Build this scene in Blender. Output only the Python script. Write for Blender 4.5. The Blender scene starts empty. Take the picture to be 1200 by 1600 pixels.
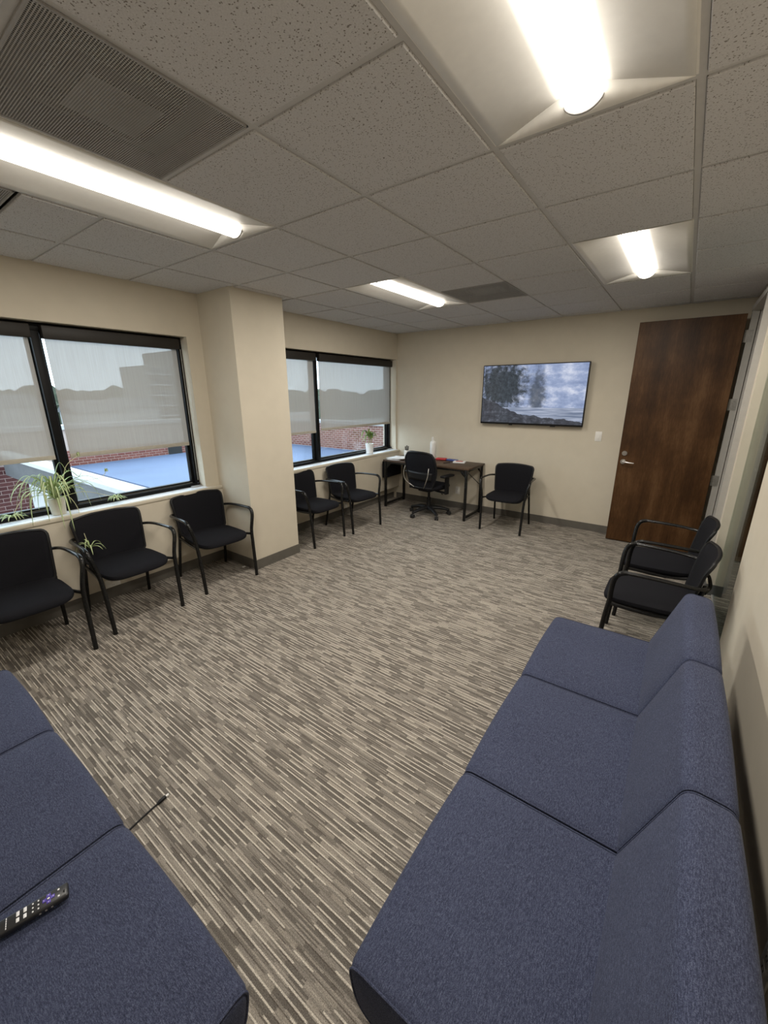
import bpy, bmesh, math, random
from mathutils import Vector, Matrix
R = random.Random(7)
PI = math.pi
C = bpy.context.scene.collection
S = bpy.context.scene

# ------------------------------------------------------------------ camera
def make_camera():
    yaw, pitch, roll = 0.6268, 0.2874, -0.0039
    f = Vector((-math.sin(yaw) * math.cos(pitch), math.cos(yaw) * math.cos(pitch), -math.sin(pitch)))
    r = Vector((math.cos(yaw), math.sin(yaw), 0)); u = r.cross(f)
    r2 = math.cos(roll) * r + math.sin(roll) * u
    u2 = -math.sin(roll) * r + math.cos(roll) * u
    cd = bpy.data.cameras.new('camera'); co = bpy.data.objects.new('camera', cd); C.objects.link(co)
    cd.sensor_fit = 'VERTICAL'; cd.sensor_height = 36.0; cd.sensor_width = 27.0
    cd.lens = 630.47 / 1600 * 36.0
    cd.clip_start = 0.02; cd.clip_end = 800
    m = Matrix(((r2.x, u2.x, -f.x, 0.7250), (r2.y, u2.y, -f.y, -1.0994), (r2.z, u2.z, -f.z, 1.7115), (0, 0, 0, 1)))
    co.matrix_world = m
    S.camera = co
make_camera()

# ------------------------------------------------------------------ world (overcast daylight) and exposure
def make_world():
    w = bpy.data.worlds.new('overcast_sky'); S.world = w; w.use_nodes = True
    nt = w.node_tree; nt.nodes.clear()
    out = nt.nodes.new('ShaderNodeOutputWorld'); bg = nt.nodes.new('ShaderNodeBackground')
    bg.inputs['Color'].default_value = (0.75, 0.86, 1.0, 1); bg.inputs['Strength'].default_value = 5.0
    nt.links.new(bg.outputs[0], out.inputs[0])
make_world()
LAMP = 7.0             # troffer diffuser strength
LAMP_W = 26.0          # lamp inside each troffer, watts
vs = S.view_settings
vs.view_transform = 'Standard'; vs.look = 'None'; vs.gamma = 1.0; vs.use_curve_mapping = False
vs.exposure = 0.0

# ------------------------------------------------------------------ materials
class NT:
    def __init__(s, name):
        s.m = bpy.data.materials.new(name); s.m.use_nodes = True; s.t = s.m.node_tree
        s.t.nodes.clear(); s.out = s.t.nodes.new('ShaderNodeOutputMaterial')
    def n(s, kind, **kw):
        nd = s.t.nodes.new(kind)
        for k, v in kw.items(): setattr(nd, k, v)
        return nd
    def l(s, a, b): s.t.links.new(a, b)
    def math(s, op, a, b=None, c=None):
        nd = s.n('ShaderNodeMath', operation=op)
        for i, v in enumerate((a, b, c)):
            if v is None: continue
            if isinstance(v, (int, float)): nd.inputs[i].default_value = v
            else: s.l(v, nd.inputs[i])
        return nd.outputs[0]
    def coord(s, kind='Object'):
        return s.n('ShaderNodeTexCoord').outputs[kind]
    def mapping(s, vec, scale=(1, 1, 1), loc=(0, 0, 0), rot=(0, 0, 0)):
        m = s.n('ShaderNodeMapping'); s.l(vec, m.inputs[0])
        m.inputs['Scale'].default_value = scale; m.inputs['Location'].default_value = loc; m.inputs['Rotation'].default_value = rot
        return m.outputs[0]
    def noise(s, vec, scale, detail=4, rough=.5):
        nd = s.n('ShaderNodeTexNoise'); s.l(vec, nd.inputs['Vector'])
        nd.inputs['Scale'].default_value = scale; nd.inputs['Detail'].default_value = detail; nd.inputs['Roughness'].default_value = rough
        return nd.outputs['Fac']
    def ramp(s, fac, stops, interp='LINEAR'):
        nd = s.n('ShaderNodeValToRGB'); s.l(fac, nd.inputs[0]); cr = nd.color_ramp; cr.interpolation = interp
        while len(cr.elements) < len(stops): cr.elements.new(0.5)
        for e, (p, c) in zip(cr.elements, stops):
            e.position = p; e.color = (*c, 1) if len(c) == 3 else c
        return nd.outputs[0]
    def mix(s, fac, a, b, mode='MIX'):
        nd = s.n('ShaderNodeMix', data_type='RGBA', blend_type=mode)
        for i, v in ((0, fac), (6, a), (7, b)):
            if isinstance(v, (int, float)): nd.inputs[i].default_value = v
            elif isinstance(v, tuple): nd.inputs[i].default_value = (*v, 1)
            else: s.l(v, nd.inputs[i])
        return nd.outputs[2]
    def bsdf(s, color, rough=.6, metal=0., spec=.5, bump=None, bstr=.2, bdist=.002, sheen=0., trans=0., emis=None, estr=0.):
        b = s.n('ShaderNodeBsdfPrincipled')
        if isinstance(color, tuple): b.inputs['Base Color'].default_value = (*color, 1)
        else: s.l(color, b.inputs['Base Color'])
        if isinstance(rough, (int, float)): b.inputs['Roughness'].default_value = rough
        else: s.l(rough, b.inputs['Roughness'])
        b.inputs['Metallic'].default_value = metal; b.inputs['Specular IOR Level'].default_value = spec
        if sheen: b.inputs['Sheen Weight'].default_value = sheen
        if trans: b.inputs['Transmission Weight'].default_value = trans
        if bump is not None:
            bn = s.n('ShaderNodeBump'); bn.inputs['Strength'].default_value = bstr; bn.inputs['Distance'].default_value = bdist
            s.l(bump, bn.inputs['Height']); s.l(bn.outputs[0], b.inputs['Normal'])
        s.l(b.outputs[0], s.out.inputs[0]); return b

def plain(name, col, rough=.6, metal=0., spec=.5, var=.06, scale=30, bstr=0.0):
    t = NT(name); v = t.coord()
    n = t.noise(v, scale, 3)
    a = tuple(max(0, c * (1 - var)) for c in col); b = tuple(min(1, c * (1 + var)) for c in col)
    t.bsdf(t.ramp(n, [(.3, a), (.7, b)]), rough, metal, spec, bump=n if bstr else None, bstr=bstr, bdist=.001)
    return t.m

def m_carpet():
    t = NT('striped_carpet'); co = t.coord()
    sx = t.n('ShaderNodeSeparateXYZ'); t.l(co, sx.inputs[0])
    X = t.math('ADD', sx.outputs[0], t.math('MULTIPLY', t.math('SUBTRACT', t.noise(co, 260, 2, .7), .5), .020))
    Y = t.math('ADD', sx.outputs[1], t.math('MULTIPLY', t.math('SUBTRACT', t.noise(co, 330, 2, .7), .5), .0036))
    def cells(p, L, seed):
        row = t.math('FLOOR', t.math('DIVIDE', Y, p))
        w = t.n('ShaderNodeTexWhiteNoise', noise_dimensions='2D')
        c = t.n('ShaderNodeCombineXYZ'); t.l(row, c.inputs[0]); c.inputs[1].default_value = seed; t.l(c.outputs[0], w.inputs['Vector'])
        off = t.math('MULTIPLY', w.outputs['Value'], L)
        cell = t.math('FLOOR', t.math('DIVIDE', t.math('ADD', X, off), L))
        w2 = t.n('ShaderNodeTexWhiteNoise', noise_dimensions='3D')
        c2 = t.n('ShaderNodeCombineXYZ'); t.l(row, c2.inputs[0]); t.l(cell, c2.inputs[1]); c2.inputs[2].default_value = seed + 3.7
        t.l(c2.outputs[0], w2.inputs['Vector']); return w2.outputs['Value']
    def wn(a_, b_, seed):
        w = t.n('ShaderNodeTexWhiteNoise', noise_dimensions='3D'); c = t.n('ShaderNodeCombineXYZ')
        t.l(a_, c.inputs[0]); t.l(b_, c.inputs[1]); c.inputs[2].default_value = seed; t.l(c.outputs[0], w.inputs['Vector']); return w.outputs['Value']
    zero = t.math('MULTIPLY', X, 0.0)
    def band(p, L, seed, jit, sh):
        q = t.math('ADD', t.math('DIVIDE', Y, p), sh); row = t.math('FLOOR', q); fr = t.math('FRACT', q)
        par = t.math('MULTIPLY', t.math('FRACT', t.math('MULTIPLY', row, .5)), 1.0)
        off = t.math('ADD', par, t.math('MULTIPLY', wn(row, zero, seed + .5), jit))
        cell = t.math('FLOOR', t.math('ADD', t.math('DIVIDE', X, L), off))
        return fr, wn(row, cell, seed), wn(row, cell, seed + 7.7)
    def inside(fr, a_, b_): return t.math('MULTIPLY', t.math('GREATER_THAN', fr, a_), t.math('LESS_THAN', fr, b_))
    f1, r1, q1 = band(.0212, .086, 1.0, .45, .0); f2, r2, q2 = band(.0212, .086, 21.0, .45, .55); f3, r3, q3 = band(.012, .12, 41.0, 1.0, .2)
    fine = cells(.0042, .15, 3.3)
    base = t.ramp(fine, [(0, (.150, .133, .112)), (.5, (.185, .166, .141)), (1, (.225, .203, .174))])
    dk = t.math('MULTIPLY', t.math('MULTIPLY', inside(f1, .30, .98), t.math('LESS_THAN', q1, .50)), .75)
    base = t.mix(dk, base, (.098, .087, .074))
    lt = t.math('MULTIPLY', t.math('MULTIPLY', inside(f1, .30, .98), t.math('GREATER_THAN', q1, .80)), .55)
    base = t.mix(lt, base, (.29, .26, .215))
    l3 = t.math('MULTIPLY', t.math('MULTIPLY', inside(f3, .2, .6), t.math('GREATER_THAN', r3, .72)), .55)
    base = t.mix(l3, base, (.34, .305, .255))
    l1 = t.math('MULTIPLY', t.math('MULTIPLY', inside(f1, .05, .27), t.math('GREATER_THAN', r1, .40)), .85)
    base = t.mix(l1, base, (.52, .475, .40))
    d2 = t.math('MULTIPLY', t.math('MULTIPLY', inside(f2, .40, .55), t.math('GREATER_THAN', r2, .55)), .7)
    base = t.mix(d2, base, (.07, .058, .048))
    sp = t.noise(co, 300, 2, .8)
    base = t.mix(1.0, base, t.ramp(sp, [(.3, (.56, .56, .57)), (.7, (1.72, 1.72, 1.76))]), 'MULTIPLY')
    t.bsdf(base, .95, spec=.1, bump=sp, bstr=.5, bdist=.003)
    return t.m

def m_fabric():
    t = NT('navy_heather_fabric'); co = t.coord()
    n1 = t.noise(t.mapping(co, (1, 1, 1)), 520, 2, .7)
    st = t.noise(t.mapping(co, (110, 420, 420)), 1.0, 3, .6)
    n2 = t.noise(co, 3.0, 3)
    f = t.math('ADD', t.math('MULTIPLY', n1, .55), t.math('MULTIPLY', st, .45))
    col = t.ramp(f, [(.36, (.016, .019, .036)), (.5, (.042, .049, .088)), (.64, (.105, .120, .185))])
    col = t.mix(.12, col, t.ramp(n2, [(.3, (.03, .036, .07)), (.7, (.07, .085, .15))]))
    t.bsdf(col, .95, spec=.15, bump=f, bstr=.25, bdist=.0015, sheen=.04)
    return t.m

def m_tile():
    t = NT('fissured_ceiling_tile')
    co = t.coord(); oi = t.n('ShaderNodeObjectInfo')
    ad = t.n('ShaderNodeVectorMath', operation='ADD'); t.l(co, ad.inputs[0])
    sc = t.math('MULTIPLY', oi.outputs['Random'], 40.0); cb = t.n('ShaderNodeCombineXYZ'); t.l(sc, cb.inputs[0]); t.l(sc, cb.inputs[1])
    t.l(cb.outputs[0], ad.inputs[1]); v = ad.outputs[0]
    wob = t.n('ShaderNodeTexNoise'); t.l(v, wob.inputs['Vector']); wob.inputs['Scale'].default_value = 60
    dv = t.n('ShaderNodeVectorMath', operation='MULTIPLY_ADD'); t.l(wob.outputs['Color'], dv.inputs[0]); dv.inputs[1].default_value = (.012, .012, 0); t.l(v, dv.inputs[2])
    vo = t.n('ShaderNodeTexVoronoi', feature='F1'); t.l(dv.outputs[0], vo.inputs['Vector']); vo.inputs['Scale'].default_value = 125; vo.inputs['Randomness'].default_value = 1
    spots = t.math('LESS_THAN', vo.outputs['Distance'], .30)
    gate = t.math('GREATER_THAN', t.noise(v, 130, 1), .50)
    pit = t.math('MULTIPLY', spots, gate)
    n = t.noise(v, 220, 2)
    col = t.ramp(n, [(.3, (.54, .53, .53)), (.7, (.63, .62, .62))])
    col = t.mix(t.math('MULTIPLY', pit, .85), col, (.16, .14, .12))
    t.bsdf(col, .95, spec=.1, bump=pit, bstr=-.5, bdist=.002)
    return t.m

def m_perf():
    t = NT('perforated_grey_metal'); co = t.coord()
    sx = t.n('ShaderNodeSeparateXYZ'); t.l(co, sx.inputs[0])
    p = .0075
    u = t.math('DIVIDE', sx.outputs[0], p); v = t.math('DIVIDE', sx.outputs[1], p)
    par = t.math('MULTIPLY', t.math('MODULO', t.math('FLOOR', t.math('ADD', v, 1000)), 2.0), .5)
    fu = t.math('SUBTRACT', t.math('FRACT', t.math('ADD', u, par)), .5); fv = t.math('SUBTRACT', t.math('FRACT', v), .5)
    d = t.math('SQRT', t.math('ADD', t.math('POWER', fu, 2), t.math('POWER', fv, 2)))
    hole = t.math('LESS_THAN', d, .36)
    n = t.noise(co, 4, 3)
    plate = t.ramp(n, [(.3, (.36, .35, .335)), (.7, (.44, .43, .41))])
    b = t.bsdf(plate, .6, metal=.1, spec=.3)
    tp = t.n('ShaderNodeBsdfTransparent'); mx = t.n('ShaderNodeMixShader'); t.l(hole, mx.inputs[0]); t.l(b.outputs[0], mx.inputs[1]); t.l(tp.outputs[0], mx.inputs[2]); t.l(mx.outputs[0], t.out.inputs[0])
    return t.m

def m_wood(name, c0, c1, c2, rough=.38, axis='z'):
    t = NT(name); co = t.coord()
    sc = {'z': (9, 9, .9), 'x': (.9, 9, 9)}[axis]
    w = t.noise(t.mapping(co, tuple(k * .35 for k in sc)), 3.0, 5, .6)
    g = t.noise(t.mapping(co, tuple(k * 6 for k in sc)), 3.0, 5, .65)
    big = t.noise(co, 2.2, 4, .6)
    f = t.math('ADD', t.math('MULTIPLY', w, .4), t.math('ADD', t.math('MULTIPLY', g, .25), t.math('MULTIPLY', big, .35)))
    t.bsdf(t.ramp(f, [(.38, c0), (.5, c1), (.62, c2)]), rough, spec=.22, bump=g, bstr=.05, bdist=.001)
    return t.m

def m_shade():
    t = NT('solar_shade_mesh'); co = t.coord()
    st = t.noise(t.mapping(co, (1, 140, 3)), 1.0, 3, .6)
    col = t.ramp(st, [(.3, (.37, .36, .34)), (.7, (.43, .42, .40))])
    d = t.n('ShaderNodeBsdfDiffuse'); t.l(col, d.inputs[0])
    tr = t.n('ShaderNodeBsdfTranslucent'); t.l(col, tr.inputs[0])
    tp = t.n('ShaderNodeBsdfTransparent')
    m1 = t.n('ShaderNodeMixShader'); m1.inputs[0].default_value = .15; t.l(d.outputs[0], m1.inputs[1]); t.l(tr.outputs[0], m1.inputs[2])
    m2 = t.n('ShaderNodeMixShader'); t.l(t.ramp(st, [(.3, (.068,) * 3), (.7, (.098,) * 3)]), m2.inputs[0]); t.l(m1.outputs[0], m2.inputs[1]); t.l(tp.outputs[0], m2.inputs[2])
    t.l(m2.outputs[0], t.out.inputs[0]); return t.m

def m_glass(name='window_glass', tint=(.93, .97, .96), refl=.22):
    t = NT(name)
    tp = t.n('ShaderNodeBsdfTransparent'); tp.inputs[0].default_value = (*tint, 1)
    gl = t.n('ShaderNodeBsdfGlossy'); gl.inputs['Roughness'].default_value = .02
    fr = t.n('ShaderNodeFresnel'); fr.inputs[0].default_value = 1.45
    m = t.n('ShaderNodeMixShader'); t.l(t.math('MULTIPLY', fr.outputs[0], refl), m.inputs[0]); t.l(tp.outputs[0], m.inputs[1]); t.l(gl.outputs[0], m.inputs[2])
    t.l(m.outputs[0], t.out.inputs[0]); return t.m

def m_emit(name, col, strength):
    t = NT(name); e = t.n('ShaderNodeEmission'); n = t.noise(t.coord(), 6, 2)
    a = tuple(c * .97 for c in col)
    t.l(t.ramp(n, [(.3, a), (.7, col)]), e.inputs[0]); e.inputs[1].default_value = strength
    t.l(e.outputs[0], t.out.inputs[0]); return t.m

def m_screen():
    # generic cloudy sky over a dim shoreline, picture shown on the screen (local x 0..1.28, z 0..0.72)
    t = NT('lit_landscape_screen'); co = t.coord()
    sx = t.n('ShaderNodeSeparateXYZ'); t.l(co, sx.inputs[0]); X, Z = sx.outputs[0], sx.outputs[2]
    cl = t.noise(t.mapping(co, (3.2, 1, 5.5)), 1.6, 7, .62)
    sky = t.ramp(cl, [(.32, (.19, .25, .42)), (.5, (.32, .39, .58)), (.62, (.55, .60, .75)), (.75, (.80, .82, .90))])
    gn = t.noise(t.mapping(co, (7, 1, 10)), 2.0, 7, .7)
    gr = t.ramp(gn, [(.3, (.016, .018, .026)), (.55, (.060, .066, .085)), (.75, (.20, .22, .28))])
    h = t.math('ADD', .165, t.math('MULTIPLY', t.math('SUBTRACT', t.noise(t.mapping(co, (4, 1, 0)), 2, 5), .5), .10))
    lake = t.ramp(t.noise(t.mapping(co, (2, 1, 30)), 1.5, 5), [(.35, (.14, .18, .27)), (.65, (.42, .47, .60))])
    # dark foliage masses: a broad one at the left and a narrow one right of the middle
    fo = t.noise(co, 11, 7, .7)
    dl = t.math('DIVIDE', t.math('SUBTRACT', X, .27), .34); dz = t.math('DIVIDE', t.math('SUBTRACT', Z, .46), .33)
    d1 = t.math('SQRT', t.math('ADD', t.math('POWER', dl, 2), t.math('POWER', dz, 2)))
    el = t.math('DIVIDE', t.math('SUBTRACT', X, .72), .13); ez = t.math('DIVIDE', t.math('SUBTRACT', Z, .38), .34)
    d2 = t.math('SQRT', t.math('ADD', t.math('POWER', el, 2), t.math('POWER', ez, 2)))
    def soft(v, k, w): 
        nd = t.n('ShaderNodeMapRange', interpolation_type='SMOOTHSTEP'); t.l(v, nd.inputs[0]); nd.inputs[1].default_value = k - w; nd.inputs[2].default_value = k + w; nd.inputs[3].default_value = 1; nd.inputs[4].default_value = 0; return nd.outputs[0]
    k1 = soft(t.math('ADD', d1, t.math('MULTIPLY', fo, 1.9)), 1.85, .28)
    k2 = soft(t.math('ADD', d2, t.math('MULTIPLY', fo, 2.0)), 1.75, .35)
    leaf = t.ramp(t.noise(co, 24, 5, .7), [(.3, (.014, .02, .026)), (.6, (.055, .068, .085)), (.8, (.14, .165, .20))])
    pic = t.mix(t.math('MAXIMUM', k1, t.math('MULTIPLY', k2, .8)), sky, leaf)
    pic = t.mix(t.math('LESS_THAN', Z, .20), pic, lake)
    shore = t.math('LESS_THAN', t.math('ADD', Z, t.math('MULTIPLY', X, .10)), h)
    pic = t.mix(shore, pic, gr)
    bank = t.math('LESS_THAN', t.math('ADD', Z, t.math('MULTIPLY', X, .42)), t.math('ADD', h, .16))
    pic = t.mix(bank, pic, gr)
    e = t.n('ShaderNodeEmission'); t.l(pic, e.inputs[0]); e.inputs[1].default_value = 1.0
    g = t.n('ShaderNodeBsdfGlossy'); g.inputs['Roughness'].default_value = .15; g.inputs[0].default_value = (.04, .04, .04, 1)
    a = t.n('ShaderNodeAddShader'); t.l(e.outputs[0], a.inputs[0]); t.l(g.outputs[0], a.inputs[1]); t.l(a.outputs[0], t.out.inputs[0])
    return t.m

def m_bricktex():
    t = NT('brick_masonry'); co = t.coord()
    b = t.n('ShaderNodeTexBrick'); t.l(t.mapping(co, (1, 1, 1), rot=(-PI / 2, 0, 0)), b.inputs['Vector'])
    b.inputs['Scale'].default_value = 1; b.inputs['Brick Width'].default_value = .21; b.inputs['Row Height'].default_value = .075
    b.inputs['Mortar Size'].default_value = .008; b.inputs['Bias'].default_value = 0
    b.inputs['Color1'].default_value = (.13, .046, .038, 1); b.inputs['Color2'].default_value = (.19, .078, .064, 1); b.inputs['Mortar'].default_value = (.36, .30, .27, 1)
    t.bsdf(b.outputs['Color'], .9, spec=.1, bump=b.outputs['Fac'], bstr=-.4, bdist=.006)
    return t.m

def m_brick(name, c0, c1):
    t = NT(name); oi = t.n('ShaderNodeObjectInfo'); n = t.noise(t.coord(), 60, 4)
    a = t.ramp(oi.outputs['Random'], [(0, c0), (1, c1)])
    t.bsdf(t.mix(.35, a, t.ramp(n, [(.3, tuple(c * .6 for c in c0)), (.7, c1)])), .9, spec=.1, bump=n, bstr=.3)
    return t.m

def m_leaf(name, c0, c1, stripe=None):
    t = NT(name); co = t.coord('UV'); sx = t.n('ShaderNodeSeparateXYZ'); t.l(co, sx.inputs[0])
    n = t.noise(t.coord(), 14, 3)
    col = t.ramp(n, [(.3, c0), (.7, c1)])
    if stripe:
        d = t.math('ABSOLUTE', t.math('SUBTRACT', sx.outputs[0], .5))
        col = t.mix(t.math('LESS_THAN', d, .2), col, stripe)
    b = t.bsdf(col, .5, spec=.35)
    b.inputs['Subsurface Weight'].default_value = 0.0
    tr = t.n('ShaderNodeBsdfTranslucent'); t.l(col, tr.inputs[0])
    m = t.n('ShaderNodeMixShader'); m.inputs[0].default_value = .35; t.l(b.outputs[0], m.inputs[1]); t.l(tr.outputs[0], m.inputs[2]); t.l(m.outputs[0], t.out.inputs[0])
    return t.m

M = dict(
    wall=plain('warm_beige_wall_paint', (.60, .545, .445), .85, spec=.2, var=.02, scale=8),
    white=plain('white_enamel', (.80, .79, .76), .45, var=.02),
    reflector=plain('white_reflector_metal', (.80, .78, .74), .55, var=.02),
    grid=plain('ceiling_grid_metal', (.52, .51, .50), .6, var=.03),
    duct=plain('dark_duct_liner', (.16, .155, .15), .9), duct2=plain('dusty_duct_metal', (.24, .235, .225), .7),
    plenum=plain('plenum_board', (.35, .34, .32), .9),
    base=plain('taupe_vinyl_base', (.115, .105, .090), .6, var=.08, scale=12),
    baseg=plain('grey_vinyl_base', (.10, .10, .095), .6, var=.08, scale=12),
    carpet=m_carpet(), fabric=m_fabric(), tile=m_tile(), perf=m_perf(),
    door=m_wood('stained_maple_door', (.030, .0125, .0040), (.070, .0315, .0110), (.125, .064, .027), .45),
    desk=m_wood('dark_walnut_laminate', (.035, .022, .015), (.075, .048, .033), (.13, .088, .062), .45, 'x'),
    leg=m_wood('brown_wood_leg', (.06, .03, .015), (.12, .065, .03), (.18, .10, .05), .45),
    shade=m_shade(), glass=m_glass(), glass2=m_glass('sidelight_glass', (.86, .93, .89), .8),
    lens=m_emit('lit_diffuser', (1.0, .93, .82), LAMP), hallfill=m_emit('added_hall_glow', (1.0, .92, .80), 2.2),
    screen=m_screen(),
    frame=plain('black_anodised_aluminium', (.007, .007, .007), .45, spec=.12, var=.1),
    cassette=plain('dark_bronze_cassette', (.020, .017, .014), .5, spec=.3, var=.08),
    silver=plain('brushed_nickel', (.62, .60, .57), .28, metal=1., var=.05),
    steelgrey=plain('grey_painted_steel', (.33, .32, .31), .5, var=.03),
    jamb=plain('warm_grey_door_frame_paint', (.40, .385, .36), .5, var=.03),
    hinge=plain('dull_steel_hinge', (.33, .32, .30), .45, metal=.7, var=.15, scale=60),
    sill=plain('pale_sill_laminate', (.70, .74, .79), .3, var=.03),
    blkmetal=plain('black_powder_coat', (.009, .009, .009), .27, spec=.32, var=.1),
    blkplast=plain('black_plastic', (.011, .011, .012), .42, spec=.25, var=.1),
    blkseat=plain('black_seat_fabric', (.0095, .0095, .012), .9, spec=.12, var=.35, scale=400, bstr=.2),
    rubber=plain('dark_rubber', (.02, .02, .02), .8, var=.1),
    plastic=plain('white_plastic', (.80, .78, .74), .4, var=.02),
    dark=plain('dark_recess', (.012, .012, .012), .8),
    pot=plain('cream_ceramic', (.62, .57, .46), .5, var=.06, scale=10), potw=plain('white_ribbed_ceramic', (.82, .82, .80), .35, var=.02),
    hem=plain('shade_hem_fabric', (.42, .39, .335), .9, spec=.1),
    soil=plain('potting_soil', (.03, .02, .013), .95, var=.5, scale=80, bstr=.6),
    leaf=m_leaf('variegated_leaf', (.32, .46, .15), (.46, .58, .24), (.85, .88, .66)),
    leaf2=m_leaf('dracaena_leaf', (.16, .30, .06), (.50, .52, .20), (.10, .22, .05)),
    runner=plain('pale_runner', (.62, .62, .36), .6), trunk=plain('green_cane', (.20, .22, .08), .6),
    paper=plain('white_paper', (.80, .80, .80), .8, var=.05, scale=40), red=plain('red_wrapper', (.45, .03, .035), .4), blue=plain('blue_wrapper', (.05, .08, .28), .4),
    purple=plain('purple_rubber', (.09, .06, .36), .5), btn=plain('white_button_print', (.78, .78, .80), .5),
    remote=plain('black_satin_plastic', (.018, .018, .020), .35, var=.1),
    roof=plain('pale_blue_roof_membrane', (.078, .112, .190), .75, var=.12, scale=.6),
    mortar=plain('mortar', (.35, .29, .26), .95), mortar2=plain('pinkish_mortar', (.25, .19, .175), .95),
    brick1=m_brick('red_brick', (.13, .045, .036), (.20, .082, .066)), brick2=m_brick('dark_red_brick', (.045, .017, .017), (.082, .033, .032)),
    bricktex=m_bricktex(), coping=plain('white_stone_coping', (.38, .38, .38), .7, var=.05, scale=4),
    fascia=plain('grey_zinc_fascia', (.10, .104, .108), .55, var=.15, scale=5), gravel=plain('dark_roof_gravel', (.06, .06, .06), .95, var=.9, scale=25),
    redtile=plain('red_clay_paving', (.22, .08, .065), .9, var=.1, scale=6),
    ground=plain('grey_ground', (.22, .23, .22), .95, var=.2, scale=.2), wood_far=plain('woodland_green', (.035, .045, .025), .95, var=.5, scale=.3),
    tower=plain('pale_concrete', (.24, .23, .21), .9), towerw=plain('tower_window_band', (.10, .11, .12), .4),
)

# ------------------------------------------------------------------ mesh helpers
class MB:
    def __init__(s): s.bm = bmesh.new()
    def box(s, x0, x1, y0, y1, z0, z1, bevel=0, seg=2):
        bm = bmesh.new(); bmesh.ops.create_cube(bm, size=1)
        for v in bm.verts:
            v.co = Vector(((x0 + x1) / 2 + v.co.x * (x1 - x0), (y0 + y1) / 2 + v.co.y * (y1 - y0), (z0 + z1) / 2 + v.co.z * (z1 - z0)))
        if bevel: bmesh.ops.bevel(bm, geom=bm.edges[:], offset=bevel, segments=seg, affect='EDGES', profile=.5)
        return s.merge(bm)
    def merge(s, bm, mat=None):
        if mat: bmesh.ops.transform(bm, matrix=mat, verts=bm.verts)
        me = bpy.data.meshes.new('t'); bm.to_mesh(me); bm.free(); s.bm.from_mesh(me); bpy.data.meshes.remove(me); return s
    def rings(s, rings, closed=True, cap=True):
        vs = [[s.bm.verts.new(p) for p in r] for r in rings]; n = len(rings[0])
        for a, b in zip(vs[:-1], vs[1:]):
            for i in range(n if closed else n - 1):
                j = (i + 1) % n
                s.bm.faces.new((a[i], a[j], b[j], b[i]))
        if cap and closed:
            s.bm.faces.new(list(reversed(vs[0]))); s.bm.faces.new(vs[-1])
        return s
    def tube(s, pts, r, n=10, smooth=0, flat=1.0):
        pts = [Vector(p) for p in pts]
        if smooth: pts = spline(pts, smooth)
        rr = r if isinstance(r, list) else [r] * len(pts)
        if len(rr) != len(pts):
            k = len(rr) - 1; rr = [rr[min(k, int(i / (len(pts) - 1) * k))] + (rr[min(k, int(i / (len(pts) - 1) * k) + 1)] - rr[min(k, int(i / (len(pts) - 1) * k))]) * ((i / (len(pts) - 1) * k) % 1) for i in range(len(pts))]
        up = None; rs = []
        for i, p in enumerate(pts):
            d = (pts[min(i + 1, len(pts) - 1)] - pts[max(i - 1, 0)]).normalized()
            if up is None:
                up = Vector((0, 0, 1)) if abs(d.z) < .9 else Vector((1, 0, 0))
            a = d.cross(up).normalized(); up = a.cross(d).normalized()
            rs.append([p + (a * math.cos(q) + up * math.sin(q) * flat) * rr[i] for q in [2 * PI * k / n for k in range(n)]])
        return s.rings(rs)
    def lathe(s, prof, cx=0, cy=0, n=24):
        return s.rings([[Vector((cx + r * math.cos(2 * PI * k / n), cy + r * math.sin(2 * PI * k / n), z)) for k in range(n)] for r, z in prof])
    def cyl(s, a, b, r, n=12): return s.tube([a, b], r, n)
    def grid(s, f, nu, nv):
        g = [[s.bm.verts.new(f(i / nu, j / nv)) for j in range(nv + 1)] for i in range(nu + 1)]
        for i in range(nu):
            for j in range(nv): s.bm.faces.new((g[i][j], g[i + 1][j], g[i + 1][j + 1], g[i][j + 1]))
        return s
    def build(s, name, mat, parent=None, smooth=False, solid=0):
        bmesh.ops.recalc_face_normals(s.bm, faces=s.bm.faces)
        me = bpy.data.meshes.new(name); s.bm.to_mesh(me); s.bm.free()
        if smooth:
            me.shade_smooth() if hasattr(me, 'shade_smooth') else None
            try: me.set_sharp_from_angle(angle=math.radians(38))
            except Exception: pass
        me.materials.append(M[mat] if isinstance(mat, str) else mat)
        o = bpy.data.objects.new(name, me); C.objects.link(o)
        if parent: o.parent = parent
        if solid:
            md = o.modifiers.new('thick', 'SOLIDIFY'); md.thickness = solid; md.offset = 0
        return o

def spline(P, k):
    out = []
    for i in range(len(P) - 1):
        p0 = P[max(i - 1, 0)]; p1 = P[i]; p2 = P[i + 1]; p3 = P[min(i + 2, len(P) - 1)]
        for j in range(k):
            t = j / k
            out.append(.5 * ((2 * p1) + (p2 - p0) * t + (2 * p0 - 5 * p1 + 4 * p2 - p3) * t * t + (3 * p1 - p0 - 3 * p2 + p3) * t ** 3))
    out.append(P[-1]); return out

def empty(name, loc=(0, 0, 0), rz=0):
    o = bpy.data.objects.new(name, None); o.empty_display_size = .1; C.objects.link(o); o.location = loc; o.rotation_euler = (0, 0, rz); return o
def tag(o, label, cat, group=None):
    o['label'] = label; o['category'] = cat
    if group: o['group'] = group
    return o
def struct(o, label=None):
    o['kind'] = 'structure'
    if label: o['label'] = label
    return o
def box(name, mat, x0, x1, y0, y1, z0, z1, parent=None, bevel=0):
    return MB().box(x0, x1, y0, y1, z0, z1, bevel).build(name, mat, parent, smooth=bool(bevel))
def copy_tree(o, parent=None):
    c = o.copy(); C.objects.link(c)
    if parent: c.parent = parent
    for ch in list(o.children): copy_tree(ch, c)
    return c

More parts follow.
